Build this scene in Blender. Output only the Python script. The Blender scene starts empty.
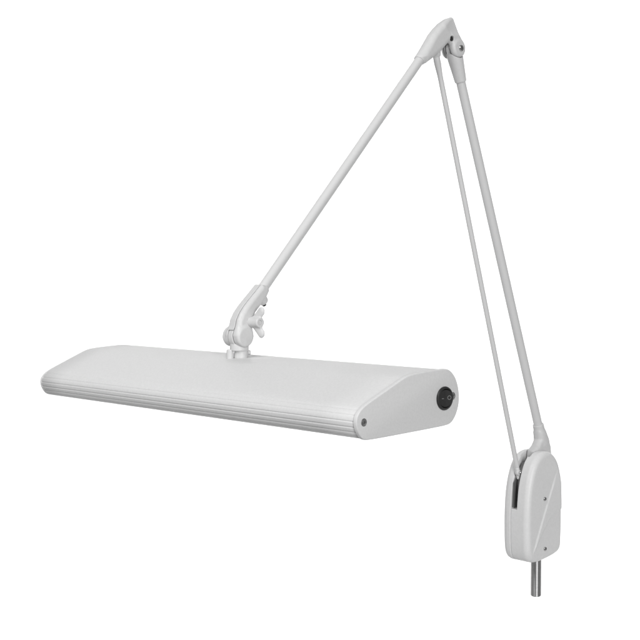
import bpy, bmesh, math
import numpy as np
from mathutils import Vector, Matrix

# Frame of the lamp, in metres: X runs along the light head, Y back from the head to
# the mounting post, Z up. The balanced arm swings in the plane X = 0.
S = bpy.context.scene
COL = S.collection
rad = math.radians

# ------------------------------------------------------------------ materials
def material(name, col, rough=0.5, metal=0.0, spec=0.5, bump=0.0, bscale=900.0, mottle=0.0, aniso=None):
    m = bpy.data.materials.new(name); m.use_nodes = True
    nt = m.node_tree; b = nt.nodes['Principled BSDF']
    b.inputs['Base Color'].default_value = (*col, 1)
    b.inputs['Roughness'].default_value = rough
    b.inputs['Metallic'].default_value = metal
    b.inputs['Specular IOR Level'].default_value = spec
    tc = nt.nodes.new('ShaderNodeTexCoord')
    mp = nt.nodes.new('ShaderNodeMapping')
    nt.links.new(tc.outputs['Object'], mp.inputs[0])
    if aniso: mp.inputs['Scale'].default_value = aniso
    if bump:
        n = nt.nodes.new('ShaderNodeTexNoise'); n.inputs['Scale'].default_value = bscale
        n.inputs['Detail'].default_value = 2.0
        bp = nt.nodes.new('ShaderNodeBump'); bp.inputs['Strength'].default_value = bump
        bp.inputs['Distance'].default_value = 0.0004
        nt.links.new(mp.outputs[0], n.inputs['Vector'])
        nt.links.new(n.outputs[0], bp.inputs['Height'])
        nt.links.new(bp.outputs[0], b.inputs['Normal'])
    if mottle:
        n2 = nt.nodes.new('ShaderNodeTexNoise'); n2.inputs['Scale'].default_value = bscale * 0.45
        n2.inputs['Detail'].default_value = 4.0
        mr = nt.nodes.new('ShaderNodeMapRange')
        mr.inputs['From Min'].default_value = 0.3; mr.inputs['From Max'].default_value = 0.7
        mr.inputs['To Min'].default_value = 1 - mottle; mr.inputs['To Max'].default_value = 1 + mottle
        mx = nt.nodes.new('ShaderNodeVectorMath'); mx.operation = 'SCALE'
        mx.inputs[0].default_value = col
        nt.links.new(mp.outputs[0], n2.inputs['Vector'])
        nt.links.new(n2.outputs[0], mr.inputs['Value'])
        nt.links.new(mr.outputs[0], mx.inputs['Scale'])
        nt.links.new(mx.outputs[0], b.inputs['Base Color'])
    return m

PAINT = material('light_grey_powder_coat', (0.60, 0.60, 0.60), 0.5, 0, 0.2, 0.20, 1000, 0.030)
TUBE = material('light_grey_gloss_paint', (0.56, 0.56, 0.56), 0.34, 0, 0.45, 0.05, 900, 0.012)
CASE = material('light_grey_case_paint', (0.625, 0.625, 0.625), 0.42, 0, 0.35, 0.18, 700, 0.025)
CAST = material('light_grey_cast_paint', (0.555, 0.555, 0.555), 0.42, 0, 0.35, 0.14, 700, 0.02)
STEEL = material('brushed_steel', (0.52, 0.52, 0.52), 0.54, 1.0, 0.5, 0.10, 260, 0.08, (1, 1, 9))
STEEL.node_tree.nodes['Principled BSDF'].inputs['Anisotropic'].default_value = 0.92
STEEL.node_tree.nodes['Principled BSDF'].inputs['Anisotropic Rotation'].default_value = 0.25
tg = STEEL.node_tree.nodes.new('ShaderNodeTangent'); tg.direction_type = 'RADIAL'; tg.axis = 'Z'
STEEL.node_tree.links.new(tg.outputs[0], STEEL.node_tree.nodes['Principled BSDF'].inputs['Tangent'])
ZINC = material('zinc_screw', (0.50, 0.50, 0.50), 0.25, 1.0)
DARKM = material('blackened_screw', (0.05, 0.05, 0.05), 0.4, 0.6)
RECESS = material('dark_grey_metal', (0.20, 0.20, 0.20), 0.5, 0.5)  # dark grey metal; on the elbow's rear disc the tone paints shade
BLACK = material('black_switch_plastic', (0.022, 0.022, 0.022), 0.38, 0, 0.5, 0.05, 900)
MARK = material('pale_switch_print', (0.18, 0.18, 0.18), 0.5)
LENS = material('frosted_diffuser', (0.7, 0.7, 0.7), 0.5)
SWEEP = material('white_studio_paper', (0.86, 0.86, 0.86), 0.9, 0, 0.1)

# ------------------------------------------------------------------ mesh helpers
def link(name, me, mat, parent=None, smooth=True, angle=35):
    me.materials.append(mat)
    me.polygons.foreach_set('use_smooth', [smooth] * len(me.polygons))
    if smooth and angle: me.set_sharp_from_angle(angle=rad(angle))
    o = bpy.data.objects.new(name, me); COL.objects.link(o)
    o.parent = parent
    return o

def bm_obj(name, bm, mat, parent=None, angle=35):
    bmesh.ops.recalc_face_normals(bm, faces=bm.faces)
    me = bpy.data.meshes.new(name); bm.to_mesh(me); bm.free()
    return link(name, me, mat, parent, True, angle)

def frame_of(d):
    d = Vector(d).normalized()
    a = Vector((1, 0, 0)) if abs(d.x) < 0.9 else Vector((0, 1, 0))
    u = d.cross(a).normalized(); v = d.cross(u).normalized()
    return u, v, d

def lathe(bm, origin, axis, prof, n=48):
    """prof: list of (distance along the axis, radius)."""
    u, v, d = frame_of(axis); O = Vector(origin); rings = []
    for t, r in prof:
        if r < 1e-7: rings.append([bm.verts.new(O + d * t)])
        else: rings.append([bm.verts.new(O + d * t + (u * math.cos(2*math.pi*k/n) + v * math.sin(2*math.pi*k/n)) * r) for k in range(n)])
    for A, B in zip(rings, rings[1:]):
        for k in range(n):
            k2 = (k + 1) % n
            if len(A) == 1 and len(B) == 1: continue
            if len(A) == 1: bm.faces.new((A[0], B[k], B[k2]))
            elif len(B) == 1: bm.faces.new((A[k], A[k2], B[0]))
            else: bm.faces.new((A[k], A[k2], B[k2], B[k]))
    return bm

def tube_prof(L, r, c=0.0006):
    return [(0, 0), (0, r - c), (c, r), (L - c, r), (L, r - c), (L, 0)]

def smooth_loop(pts, it=3):
    P = [np.array(p, float) for p in pts]
    for _ in range(it):
        Q = []
        for i in range(len(P)):
            a, b = P[i], P[(i + 1) % len(P)]
            Q += [a * .75 + b * .25, a * .25 + b * .75]
        P = Q
    return np.array(P)

def resample(P, step):
    Q = np.vstack([P, P[:1]]); s = np.r_[0, np.cumsum(np.linalg.norm(np.diff(Q, axis=0), axis=1))]
    n = int(s[-1] / step); t = np.linspace(0, s[-1], n, endpoint=False)
    return np.c_[np.interp(t, s, Q[:, 0]), np.interp(t, s, Q[:, 1])]

def normals2(P):
    d = np.roll(P, -1, 0) - np.roll(P, 1, 0); d /= np.linalg.norm(d, axis=1)[:, None]
    n = np.c_[d[:, 1], -d[:, 0]]
    area = np.sum(P[:, 0] * np.roll(P[:, 1], -1) - np.roll(P[:, 0], -1) * P[:, 1])
    return n if area > 0 else -n

def prism(bm, rings):
    """rings: list of (x, outline Nx2 in YZ); first and last are capped."""
    R = [[bm.verts.new((x, p[0], p[1])) for p in P] for x, P in rings]
    n = len(R[0])
    for A, B in zip(R, R[1:]):
        for k in range(n): bm.faces.new((A[k], A[(k+1) % n], B[(k+1) % n], B[k]))
    bm.faces.new(R[0]); bm.faces.new(R[-1])

# ------------------------------------------------------------------ cast pieces: distance fields meshed with surface nets
class G:
    """Sampling grid with distance helpers; all shapes are in lamp coordinates."""
    def __init__(s, lo, hi, h):
        s.lo, s.h = np.array(lo), h
        n = np.ceil((np.array(hi) - s.lo) / h).astype(int) + 1
        ax = [(s.lo[i] + h * np.arange(n[i])).astype(np.float32) for i in range(3)]
        s.x = ax[0][:, None, None]; s.y = ax[1][None, :, None]; s.z = ax[2][None, None, :]
        s.n = n
    def full(s, d): return np.broadcast_to(d, tuple(s.n)).astype(np.float32)
    def cone(s, a, b, ra, rb):                     # tapered capsule
        ba = np.array(b) - a; L2 = ba @ ba
        px, py, pz = s.x - a[0], s.y - a[1], s.z - a[2]
        t = np.clip((px*ba[0] + py*ba[1] + pz*ba[2]) / L2, 0, 1)
        return np.sqrt((px-t*ba[0])**2 + (py-t*ba[1])**2 + (pz-t*ba[2])**2) - (ra + (rb - ra) * t)
    def rod(s, a, b, ra, rb, r=0.0008):            # tapered cylinder with flat ends
        ba = np.array(b, float) - a; L = math.sqrt(ba @ ba); ba /= L
        px, py, pz = s.x - a[0], s.y - a[1], s.z - a[2]
        t = px*ba[0] + py*ba[1] + pz*ba[2]
        q = np.sqrt(np.maximum((px-t*ba[0])**2 + (py-t*ba[1])**2 + (pz-t*ba[2])**2, 0))
        dr = q - (ra + (rb - ra) * np.clip(t / L, 0, 1)) + r
        dt = np.abs(t - L / 2) - L / 2 + r
        return s.comb(dr, dt) - r
    @staticmethod
    def comb(a, b):
        return np.minimum(np.maximum(a, b), 0) + np.sqrt(np.maximum(a, 0)**2 + np.maximum(b, 0)**2)
    def poly(s, pts):                              # signed distance in the YZ plane
        P = np.array(pts, float); Y, Z = s.y[0], s.z[0]
        Y, Z = np.broadcast_arrays(Y, Z)
        d = np.full(Y.shape, 1e9); inside = np.zeros(Y.shape, bool)
        for i in range(len(P)):
            a, b = P[i], P[i - 1]; e = b - a
            wy, wz = Y - a[0], Z - a[1]
            t = np.clip((wy*e[0] + wz*e[1]) / (e @ e + 1e-15), 0, 1)
            d = np.minimum(d, (wy - t*e[0])**2 + (wz - t*e[1])**2)
            c = (a[1] > Z) != (b[1] > Z)
            with np.errstate(divide='ignore', invalid='ignore'):
                inside ^= c & (Y < (b[0]-a[0]) * (Z-a[1]) / (b[1]-a[1] + 1e-15) + a[0])
        d = np.sqrt(d); return np.where(inside, -d, d)[None].astype(np.float32)
    def slab(s, d2, x0, x1, r):                    # extrude a YZ distance between x0 and x1, edges rounded by r
        dx = np.abs(s.x - (x0 + x1) / 2) - (x1 - x0) / 2
        return s.comb(d2 + r, dx + r) - r
    def disc2(s, c, r): return np.sqrt((s.y - c[0])**2 + (s.z - c[1])**2) - r
def su(a, b, k):
    h = np.clip(0.5 + 0.5 * (b - a) / k, 0, 1); return b + (a - b) * h - k * h * (1 - h)
def cut(a, b, k=0.0):
    return np.maximum(a, -b) if not k else -su(-a, b, k)

def nets(g, f):
    """naive surface nets"""
    f = g.full(f).copy(); f[0] = f[-1] = 1; f[:, 0] = f[:, -1] = 1; f[:, :, 0] = f[:, :, -1] = 1
    ins = f < 0; c = tuple(k - 1 for k in f.shape)
    cnt = np.zeros(c, np.int32)
    off = [(i, j, k) for i in (0, 1) for j in (0, 1) for k in (0, 1)]
    sl = lambda o: tuple(slice(o[a], o[a] + c[a]) for a in range(3))
    for o in off: cnt += ins[sl(o)]
    act = np.argwhere((cnt > 0) & (cnt < 8))
    idx = -np.ones(c, np.int64); idx[tuple(act.T)] = np.arange(len(act))
    acc = np.zeros((len(act), 3)); num = np.zeros(len(act))
    for o in off:
        for ax in range(3):
            if o[ax]: continue
            o2 = list(o); o2[ax] = 1
            A = f[tuple((act + o).T)]; B = f[tuple((act + o2).T)]
            m = (A < 0) != (B < 0); t = np.where(m, A / np.where(m, A - B, 1), 0)
            p = np.tile(np.array(o, float), (len(act), 1)); p[:, ax] = t
            acc[m] += p[m]; num += m
    V = g.lo + g.h * (act + acc / num[:, None])
    F = []
    for ax in range(3):
        o2 = [0, 0, 0]; o2[ax] = 1
        s0 = [slice(1, c[a]) for a in range(3)]; s0[ax] = slice(0, c[ax])
        s1 = list(s0); s1[ax] = slice(1, c[ax] + 1)
        A, B = ins[tuple(s0)], ins[tuple(s1)]
        e = np.argwhere(A != B); flip = A[tuple(e.T)]
        e = e + [0 if a == ax else 1 for a in range(3)]
        u, v = (ax + 1) % 3, (ax + 2) % 3
        du = np.zeros(3, int); du[u] = 1; dv = np.zeros(3, int); dv[v] = 1
        q = np.c_[idx[tuple((e-du-dv).T)], idx[tuple((e-dv).T)], idx[tuple(e.T)], idx[tuple((e-du).T)]]
        q[~flip] = q[~flip][:, ::-1]; F.append(q)
    return V, np.vstack(F)

def cast(name, g, f, mat, parent, relax=2):
    V, F = nets(g, f)
    if relax:                                       # light umbrella smoothing removes the grid stepping
        E = np.vstack([F[:, [0, 1]], F[:, [1, 2]], F[:, [2, 3]], F[:, [3, 0]]])
        for _ in range(relax):
            A = np.zeros_like(V); n = np.zeros(len(V))
            np.add.at(A, E[:, 0], V[E[:, 1]]); np.add.at(n, E[:, 0], 1)
            np.add.at(A, E[:, 1], V[E[:, 0]]); np.add.at(n, E[:, 1], 1)
            V = 0.45 * V + 0.55 * A / n[:, None]
    me = bpy.data.meshes.new(name)
    me.from_pydata(V.tolist(), [], F.tolist()); me.update()
    return link(name, me, mat, parent, True, 0)

def screw(name, pos, axis, r, h, mat, parent, slot=True):
    """pan-head screw with a cross recess"""
    bm = bmesh.new()
    lathe(bm, pos, axis, [(-0.001, r * .95), (h * .35, r), (h * .8, r * .86), (h, r * .55), (h, r * .5), (h * .35, r * .22), (h * .3, 0)], 28)
    if slot:
        u, v, d = frame_of(axis); O = Vector(pos) + d * h * 0.93
        for a, b in ((u, v), (v, u)):
            c = [O + a * (sa * r * .62) + b * (sb * r * .11) + d * (sd * h * .1) for sd in (-1, 1) for sa, sb in ((-1, -1), (1, -1), (1, 1), (-1, 1))]
            vs = [bm.verts.new(p) for p in c]
            for q in ((0,1,2,3), (4,5,6,7), (0,1,5,4), (1,2,6,5), (2,3,7,6), (3,0,4,7)): bm.faces.new([vs[i] for i in q])
    return bm_obj(name, bm, mat, parent)

# ------------------------------------------------------------------ the lamp
lamp = bpy.data.objects.new('desk_lamp', None); COL.objects.link(lamp)
lamp.location = (0, 0, -0.038); lamp.empty_display_size = 0.05
lamp['label'] = 'light grey balanced-arm work lamp with long flat light head and steel mounting post'
lamp['category'] = 'desk lamp'

# --- light head -------------------------------------------------------------
PROFILE = [(-.5174,.2785),(-.508,.2800),(-.5012,.2870),(-.4972,.2960),(-.4965,.3040),(-.4975,.3130),(-.5012,.3220),
           (-.5069,.3285),(-.5130,.3318),(-.5200,.3322),(-.535,.3315),(-.5560,.3302),(-.5690,.3288),(-.5780,.3255),(-.5880,.3213),
           (-.6030,.3150),(-.6178,.3088),(-.6287,.3038),(-.6345,.2985),(-.6370,.2930),(-.6358,.2860),(-.6325,.2800),(-.6285,.2760),(-.6225,.2746),(-.57,.2765)]
prof = resample(smooth_loop(PROFILE, 3), 0.0004)
nrm = normals2(prof)
body = prof.copy()
front = prof[:, 0] < -0.622
for zc, dep in ((.3022, .0004), (.2972, .0005), (.2915, .0005), (.2862, .0006), (.2815, .0006), (.2778, .0006)):
    w = np.exp(-((prof[:, 1] - zc) / 0.00055) ** 2) * front
    body -= nrm * (w * dep)[:, None]
bm = bmesh.new()
inner = body - nrm * 0.0004
prism(bm, [(-.2695, inner)] + [(-.2690 + .538 * i / 12, body) for i in range(13)] + [(.2695, inner)])
housing = bm_obj('lamp_housing', bm, PAINT, lamp, 50)
for s in (1, -1):
    bm = bmesh.new()
    rings = []
    for x, o in ((.2688, -.0016), (.2692, .0002), (.2697, .0007), (.2724, .0007), (.27305, .0005), (.2734, .0001), (.2736, -.0006)):
        rings.append((s * x, prof + nrm * (o if s > 0 else o - .0009)))
    prism(bm, rings)
    cap = bm_obj('end_cap', bm, PAINT, lamp, 40)
    for y, z in ((-.6278, .2908), (-.5058, .3060)):
        screw('screw', (s * .2734, y, z), (s, 0, 0), .0027, .0013, ZINC, cap)
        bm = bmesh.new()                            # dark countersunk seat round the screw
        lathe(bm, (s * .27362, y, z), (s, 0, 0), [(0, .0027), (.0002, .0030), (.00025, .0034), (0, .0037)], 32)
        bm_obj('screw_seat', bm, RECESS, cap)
# rocker switch on the right end cap
SY, SZ = -.5185, .3046
bm = bmesh.new()
lathe(bm, (.2734, SY, SZ), (1, 0, 0), [(0, .0113), (.0010, .0115), (.0019, .0111), (.0024, .0102), (.0025, .0094), (.0012, .0088), (.0002, .0086), (.0002, 0)], 64)
sw = bm_obj('power_switch', bm, BLACK, lamp)
bm = bmesh.new()                                    # rocker: two facets, the O side standing proud
N = 48; R0 = .0083
def rocker_x(y): return .2752 + (0.0026 * (y / R0) if y > 0 else 0.0010 * (-y / R0) * -1 + 0)
top, bot = [], []
for k in range(N):
    y, z = R0 * math.cos(2*math.pi*k/N), R0 * math.sin(2*math.pi*k/N)
    top.append(bm.verts.new((rocker_x(y), SY + y * .985, SZ + z * .985)))
    bot.append(bm.verts.new((.2735, SY + y, SZ + z)))
for k in range(N): bm.faces.new((bot[k], bot[(k+1) % N], top[(k+1) % N], top[k]))
h = N // 4
bm.faces.new([top[i % N] for i in range(-h, h + 1)]); bm.faces.new([top[i] for i in range(h, 3 * h + 1)])
bm_obj('rocker', bm, BLACK, sw, 12)
bm = bmesh.new()                                    # printed marks: a bar and a ring
def quad(pts):
    v = [bm.verts.new((rocker_x(y) + .0002, SY + y, SZ + z)) for y, z in pts]
    bm.faces.new(v)
quad([(-.0048, -.00035), (-.0022, -.00035), (-.0022, .00035), (-.0048, .00035)])
M = 24
for k in range(M):
    a, b = 2*math.pi*k/M, 2*math.pi*(k+1)/M
    quad([(.0040 + r * math.cos(t), .0006 + r * math.sin(t)) for r, t in ((.0015, a), (.0021, a), (.0021, b), (.0015, b))])
bm_obj('switch_marking', bm, MARK, sw)

# --- swivel stem on the head --------------------------------------------------
PY, PZ = -.5479, .3543                               # tilt pivot of the head
g = G((-.020, -.570, .326), (.020, -.525, .370), .0004)
f = g.slab(g.disc2((PY, PZ), .0121), -.0038, .0038, .0008)
f = su(f, g.rod((0, PY, .346), (0, PY, .352), .0060, .0060), .002)
f = su(f, g.rod((.0002, -.5468, .3385), (.0002, -.5468, .3462), .0104, .0104, .001), .0008)
f = su(f, g.rod((.0018, -.5455, .3300), (.0018, -.5455, .3400), .0078, .0078, .0006), .0006)
cast('swivel_stem', g, f, CAST, lamp)
stem = bpy.data.objects['swivel_stem']
bm = bmesh.new(); lathe(bm, (-.0046, -.5560, .3270), (0, 0, 1), tube_prof(.0130, .0040, .0008), 32)
bm_obj('stop_pin', bm, CAST, stem)
bm = bmesh.new(); lathe(bm, (.0062, -.5400, .3365), (.5, .86, 0), tube_prof(.0035, .0026, .0007), 24)
bm_obj('set_screw', bm, CAST, stem)

# --- upper arm and its swivel clamp --------------------------------------------
AD = np.array((0, .6747, .7381)); AD /= np.linalg.norm(AD)      # direction of the upper arm, upwards
A0 = np.array((0, -.5038, .4164))
def arm(t): return tuple(A0 + AD * t)
bm = bmesh.new(); lathe(bm, arm(-.020), AD, tube_prof(.396, .00605), 48)
bm_obj('upper_arm', bm, TUBE, lamp)
g = G((-.020, -.566, .338), (.020, -.496, .418), .0004)
dl = g.poly([(-.5200, .4115), (-.5300, .4020), (-.5380, .3945), (-.5450, .3876), (-.5508, .3806), (-.5550, .3730), (-.5572, .3640), (-.5594, .3560),
             (-.5479, .3440), (-.5366, .3540), (-.5350, .3700), (-.5310, .3800), (-.5220, .3885), (-.5150, .3950), (-.5090, .4045), (-.5115, .4100)])
wid = np.clip((.400 - g.z) / .040, 0, 1)
dx = np.where(g.x > 0, g.x - .0106 - .0020 * wid, -g.x - .0066 - .0012 * wid)
r = np.where(g.x > 0, .0050, .0030)
f = g.comb(dl + r, dx + r) - r
f = su(f, g.slab(g.disc2((PY, PZ), .0114), -.0156, .0140, .0030), .004)
f = cut(f, g.slab(np.minimum(g.disc2((PY, PZ), .0126), g.poly([(PY-.016, PZ-.006), (PY+.016, PZ-.006), (PY+.02, PZ-.02), (PY-.016, PZ-.02)])), -.0046, .0046, .0003))
f0 = g.full(f)
cl = cast('head_clamp', g, np.maximum(f0, g.x - .0041), CAST, lamp)
cast('clamp_plate', g, np.maximum(f0, (.0053 - g.x)), CAST, cl)
bm = bmesh.new()                                      # boss and locking screw behind the clamp
side = Vector((0, .70, -.66)).normalized(); P = Vector(arm(-.0225))
lathe(bm, P + side * .0035, side, [(0, .0062), (.0060, .0060), (.0085, .0052), (.0098, .0036), (.0100, 0)], 32)
bm_obj('clamp_boss', bm, CAST, cl)
q = Vector(arm(-.0245)) + side * .0125
screw('locking_screw', q, side, .0026, .0030, DARKM, cl)
# wing nut
HY, HZ = -.5392, .3702
g = G((.008, HY - .012, HZ - .021), (.034, HY + .016, HZ + .021), .00035)
f = g.rod((.0095, HY, HZ), (.0275, HY, HZ), .0060, .0056, .0012)
f = cut(f, g.rod((.0258, HY, HZ), (.030, HY, HZ), .0026, .0026, .0003))
for sg in (1, -1):
    a = (.0180, HY + .001, HZ + sg * .0030); b = (.0265, HY + .002, HZ + sg * .0120)
    ba = np.array(b) - a; t = np.clip(((g.x-a[0])*ba[0] + (g.y-a[1])*ba[1] + (g.z-a[2])*ba[2]) / (ba @ ba), 0, 1)
    qx, qy, qz = g.x-a[0]-t*ba[0], g.y-a[1]-t*ba[1], g.z-a[2]-t*ba[2]
    w = np.sqrt(qx**2 + (qy * 2.2)**2 + qz**2) - (.0050 + .0001 * t)
    f = su(f, w * .6, .0018)
cast('wing_nut', g, f, CAST, lamp)

# --- elbow -----------------------------------------------------------------------
EY, EZ = -.1838, .7152
g = G((-.0185, -.268, .682), (.018, -.164, .760), .00045)
pl = [(-.2560, .6948), (-.2405, .7158), (-.2315, .7278), (-.2222, .7370), (-.2122, .7450), (-.2025, .7510), (-.1920, .7548),
      (-.1893, .7535), (-.1855, .7440), (-.1815, .7350), (-.1765, .7255), (-.1900, .7235), (-.2030, .7190), (-.2120, .7110), (-.2250, .7010), (-.2440, .6890)]
d2 = g.poly(pl)
# the side cheeks draw in towards the sharp tip
tipd = np.sqrt((g.y + .1905)**2 + (g.z - .7545)**2)
half = .0092 - .0055 * np.clip(1 - tipd / .026, 0, 1) ** 1.0
dx = np.abs(g.x) - half
r = np.minimum(.0075 - .0045 * np.clip(1 - tipd / .030, 0, 1), half - .0004)
f = g.comb(d2 + r, dx + r) - r
f = su(f, g.rod(tuple(np.array((0, -.2515, .6925)) - AD * .001), tuple(np.array((0, -.2515, .6925)) + AD * .040), .0074, .0070, .0007), .002)
lug = g.poly([(-.2010, .7330), (-.1960, .7150), (EY, EZ), (-.1725, .7170), (-.1790, .7250), (-.1850, .7320)])
l2 = np.minimum(g.disc2((EY, EZ), .0115), lug)
fl = su(g.slab(g.disc2((EY - .0008, EZ), .0123), .0012, .0108, .0042), g.slab(lug, .0012, .0092, .0030), .003)
fl = np.minimum(fl, g.slab(l2, -.0134, -.0105, .0012))
f = su(f, fl, .0035)
f = cut(f, g.slab(np.minimum(g.disc2((EY, EZ), .0124), g.poly([(-.196, .7215), (-.170, .7245), (-.168, .700), (-.197, .700)])), -.0103, .0010, .0003))
f = su(f, g.cone((0, -.2200, .7042), (0, -.2225, .7120), .0062, .0060), .003)
f = cut(f, g.rod((.0072, -.1992, .7252), (.016, -.1992, .7252), .0034, .0036, .0003))
elbow = cast('elbow_joint', g, f, CAST, lamp)
screw('set_screw', (.0078, -.1992, .7252), (1, 0, 0), .0031, .0009, DARKM, elbow)
bm = bmesh.new(); lathe(bm, (-.0104, EY, EZ), (1, 0, 0), tube_prof(.0038, .0118, .0005), 48)  # added disc, its dark colour paints the shade on the rear lug
bm_obj('lug_shade_disc', bm, RECESS, elbow)
screw('pivot_screw', (.0106, EY, EZ - .0005), (1, 0, 0), .0042, .0026, ZINC, elbow)

# --- lower arm with its two sockets -----------------------------------------------
L0, L1 = np.array((0, .0024, .2085)), np.array((0, -.1712, .6746))
LD = (L1 - L0) / np.linalg.norm(L1 - L0)
bm = bmesh.new(); lathe(bm, tuple(L0 - LD * .02), LD, tube_prof(float(np.linalg.norm(L1 - L0)) + .03, .0062), 48)
lower = bm_obj('lower_arm', bm, TUBE, lamp)
g = G((-.016, -.203, .664), (.016, -.152, .732), .00045)
f = g.rod(tuple(L1 - LD * .001), tuple(L1 + LD * .0385), .0076, .0110, .0009)
f = np.maximum(f, g.full(g.z - EZ))
f = su(f, g.slab(g.disc2((EY, EZ), .0106), -.0060, .0006, .0006), .002)
above = np.minimum(g.disc2((EY - .0006, EZ), .0127), g.poly([(-.205, EZ - .002), (-.205, .74), (-.160, .74), (-.160, EZ - .002)]))
f = cut(f, g.slab(above, .0008, .03, .0003))
f = cut(f, g.slab(above, -.03, -.0064, .0003))
cast('upper_socket', g, f, CAST, lower)
g = G((-.014, -.030, .128), (.014, .042, .216), .0005)
f = g.rod(tuple(L0 - LD * .030), tuple(L0 + LD * .0005), .0084, .0078, .0007)
nk = g.poly([(-.0010, .1980), (.0000, .1880), (-.0060, .1800), (-.0160, .1730), (-.0200, .1350), (.0200, .1350), (.0285, .1600), (.0262, .1760), (.0198, .1900), (.0120, .2000)])
f = su(f, g.slab(nk, -.0078, .0078, .0060), .005)
cast('lower_socket', g, f, CAST, lower)

# --- tension rod ---------------------------------------------------------------------
T0, T1 = np.array((0, -.2195, .7010)), np.array((-.0018, -.0425, .1500))
TD = (T1 - T0); TL = float(np.linalg.norm(TD)); TD /= TL
bm = bmesh.new()
lathe(bm, tuple(T0), TD, [(0, 0), (0, .0044), (.010, .0044), (.013, .0042), (.024, .0035), (.03, .00345), (TL - .02, .00345), (TL - .006, .0034), (TL, .0028), (TL, 0)], 36)
trod = bm_obj('tension_rod', bm, TUBE, lamp)
g = G((-.010, -.056, .128), (.008, -.028, .158), .0004)
f = g.cone((-.0018, -.0430, .1500), (-.0018, -.0400, .1370), .0034, .0026)
f = su(f, g.slab(g.disc2((-.0418, .1445), .0042), -.0035, .0015, .0008), .001)
cast('rod_end', g, f, CAST, trod)
bm = bmesh.new(); lathe(bm, (-.0055, -.0418, .1450), (1, 0, 0), tube_prof(.0095, .0017, .0004), 20)
bm_obj('hinge_pin', bm, ZINC, trod)

# --- spring housing on the post ----------------------------------------------------------
g = G((-.028, -.060, .012), (.029, .040, .184), .0006)
OUT = smooth_loop([(-.0515, .1050), (-.0485, .1260), (-.0435, .1430), (-.0360, .1590), (-.0255, .1695), (-.0120, .1740), (.0040, .1722), (.0165, .1635), (.0245, .1510),
       (.0288, .1340), (.0305, .1100), (.0312, .0850), (.0310, .0600), (.0302, .0430), (.0294, .0340), (.0255, .0272), (.0150, .0232), (-.0130, .0190), (-.0330, .0185), (-.0445, .0225), (-.0498, .0310), (-.0518, .0450), (-.0525, .0800)], 2)
d2 = g.poly(OUT)
line = g.poly([(.0240, .1620), (.0090, .1320), (-.0070, .1010), (-.0230, .0690), (-.0385, .0350), (-.0375, .0), (.08, .0), (.08, .1575)])
swoosh = g.poly([(-.0420, .0290), (-.0352, .0380), (-.0227, .0546), (-.0077, .0714), (.0026, .0808), (.0156, .0872), (.0500, .0900), (.0500, .1500), (-.0600, .1500), (-.0600, .0290)])
rise = .0015 * np.clip(.5 - line / .0024, 0, 1) * np.clip(.5 - swoosh / .0026, 0, 1) * np.clip((.147 - g.z) / .022, 0, 1)
cx, hx = 0, .0240
dx = np.where(g.x > 0, g.x - hx - rise, -g.x - .0220)
r = np.where(g.x > 0, .0085, .0110)
f = g.comb(d2 + r, dx + r) - r
slot = g.poly([(-.08, .0945), (-.024, .0945), (-.024, .1720), (-.030, .20), (-.08, .20)])
f = cut(f, g.slab(slot, -.0062, .0048, .0008), .0008)
neckroom = g.poly([(-.0260, .150), (.030, .145), (.040, .19), (-.030, .19)])
f = cut(f, g.slab(neckroom, -.0082, .0082, .0006), .0008)
# parting line of the two cover halves
seam = np.maximum(np.abs(g.x + .0060) - .00045, g.z - .0950)
shell = np.abs(f) - .0010
f = cut(f, np.maximum(seam, shell))
hs = cast('spring_housing', g, f, CASE, lamp, 1)
bm = bmesh.new()                                        # dark grey web and side plate inside the slot
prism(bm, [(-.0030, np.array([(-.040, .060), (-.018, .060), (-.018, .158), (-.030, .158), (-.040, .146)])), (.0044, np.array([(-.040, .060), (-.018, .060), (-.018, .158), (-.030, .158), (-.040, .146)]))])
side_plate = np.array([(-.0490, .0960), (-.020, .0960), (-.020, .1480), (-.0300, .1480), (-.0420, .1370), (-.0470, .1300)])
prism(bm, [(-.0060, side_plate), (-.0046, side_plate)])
bm_obj('slot_web', bm, RECESS, hs)
screw('screw', (.0240, -.0137, .1072), (1, 0, 0), .0030, .0020, ZINC, hs)
screw('screw', (.0240, -.0122, .0364), (1, 0, 0), .0030, .0020, ZINC, hs)
# mounting post
bm = bmesh.new(); lathe(bm, (0, 0, -.0375), (0, 0, 1), [(0, 0), (0, .0060), (.0013, .0074), (.09, .0074), (.09, 0)], 64)
bm_obj('mounting_post', bm, STEEL, lamp)
for o in lamp.children: o.location = (0, 0, .038)       # parts are modelled in lamp coordinates, the Empty stands at the post's foot

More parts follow.
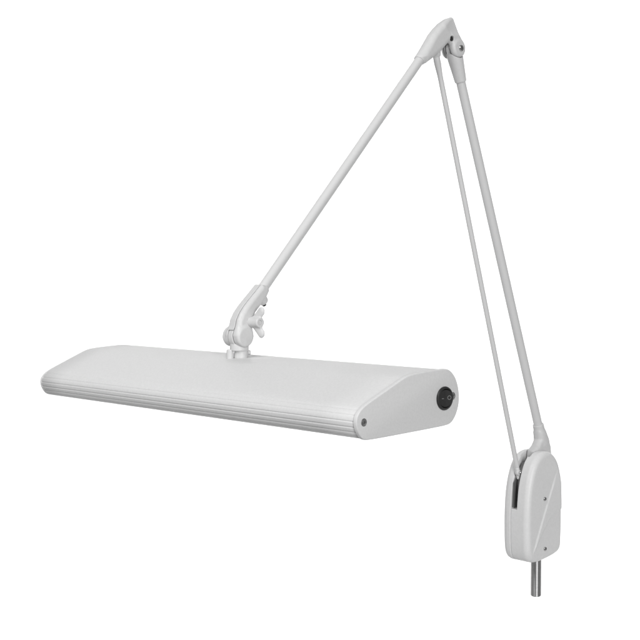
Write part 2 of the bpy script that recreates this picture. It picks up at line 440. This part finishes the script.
# ------------------------------------------------------------------ backdrop: a white paper sweep
AL = rad(46.7)
RT = Vector((math.cos(AL), math.sin(AL), 0)); FW = Vector((-math.sin(AL), math.cos(AL), 0)); UP = Vector((0, 0, 1))
bm = bmesh.new(); prof_b = [(-.6, -.95), (1.2, -.95)]
for k in range(1, 25):
    a = math.pi / 2 * k / 24; prof_b.append((1.8 + 1.2 * math.sin(a), -.95 + 1.2 * (1 - math.cos(a))))
prof_b.append((3.0, 2.5))
rows = [[bm.verts.new(RT * u + FW * d + UP * z) for u in (-3.6, 3.6)] for d, z in prof_b]
for A, B in zip(rows, rows[1:]): bm.faces.new((A[0], A[1], B[1], B[0]))
back = bm_obj('backdrop', bm, SWEEP); back['kind'] = 'structure'

# ------------------------------------------------------------------ lamps of the studio
def area(name, pos, target, sx, sy, power):
    L = bpy.data.lights.new(name, 'AREA'); L.shape = 'RECTANGLE'; L.size = sx; L.size_y = sy; L.energy = power
    o = bpy.data.objects.new(name, L); COL.objects.link(o); o.location = pos
    o.rotation_euler = (Vector(target) - Vector(pos)).to_track_quat('-Z', 'Y').to_euler()
    return o
CTR = Vector((0, -.3, .4))
area('key_softbox', CTR + Vector((.86, -.46, .19)) * 6.5, CTR, 1.4, 4.0, 315)
area('front_softbox', (.0, -1.80, 1.58), (.0, -.55, .35), .9, .9, 22)
area('backdrop_light_top', FW * 1.3 + UP * 2.6, FW * 3.0 + UP * .9, 5.2, .7, 88)
area('backdrop_light_floor', FW * 1.2 + UP * -.80, FW * 3.0 + UP * .2, 5.2, .3, 37)

W = bpy.data.worlds.new('World'); S.world = W; W.use_nodes = True
W.node_tree.nodes['Background'].inputs[0].default_value = (1, 1, 1, 1)
W.node_tree.nodes['Background'].inputs[1].default_value = 0.20

# ------------------------------------------------------------------ camera
cd = bpy.data.cameras.new('camera'); co = bpy.data.objects.new('camera', cd); COL.objects.link(co)
pitch = math.atan(48 / 1201)
F = FW * math.cos(pitch) - UP * math.sin(pitch); U = RT.cross(F)
co.matrix_world = Matrix.Translation((1.0258, -1.3907, .4254)) @ Matrix((RT, U, -F)).transposed().to_4x4()
cd.sensor_width = 36; cd.lens = 36 * 1201 / 640; cd.clip_start = .02; cd.clip_end = 100
S.camera = co
S.view_settings.view_transform = 'Standard'; S.view_settings.look = 'None'
S.view_settings.exposure = 0; S.view_settings.gamma = 1
S.cycles.max_bounces = 8
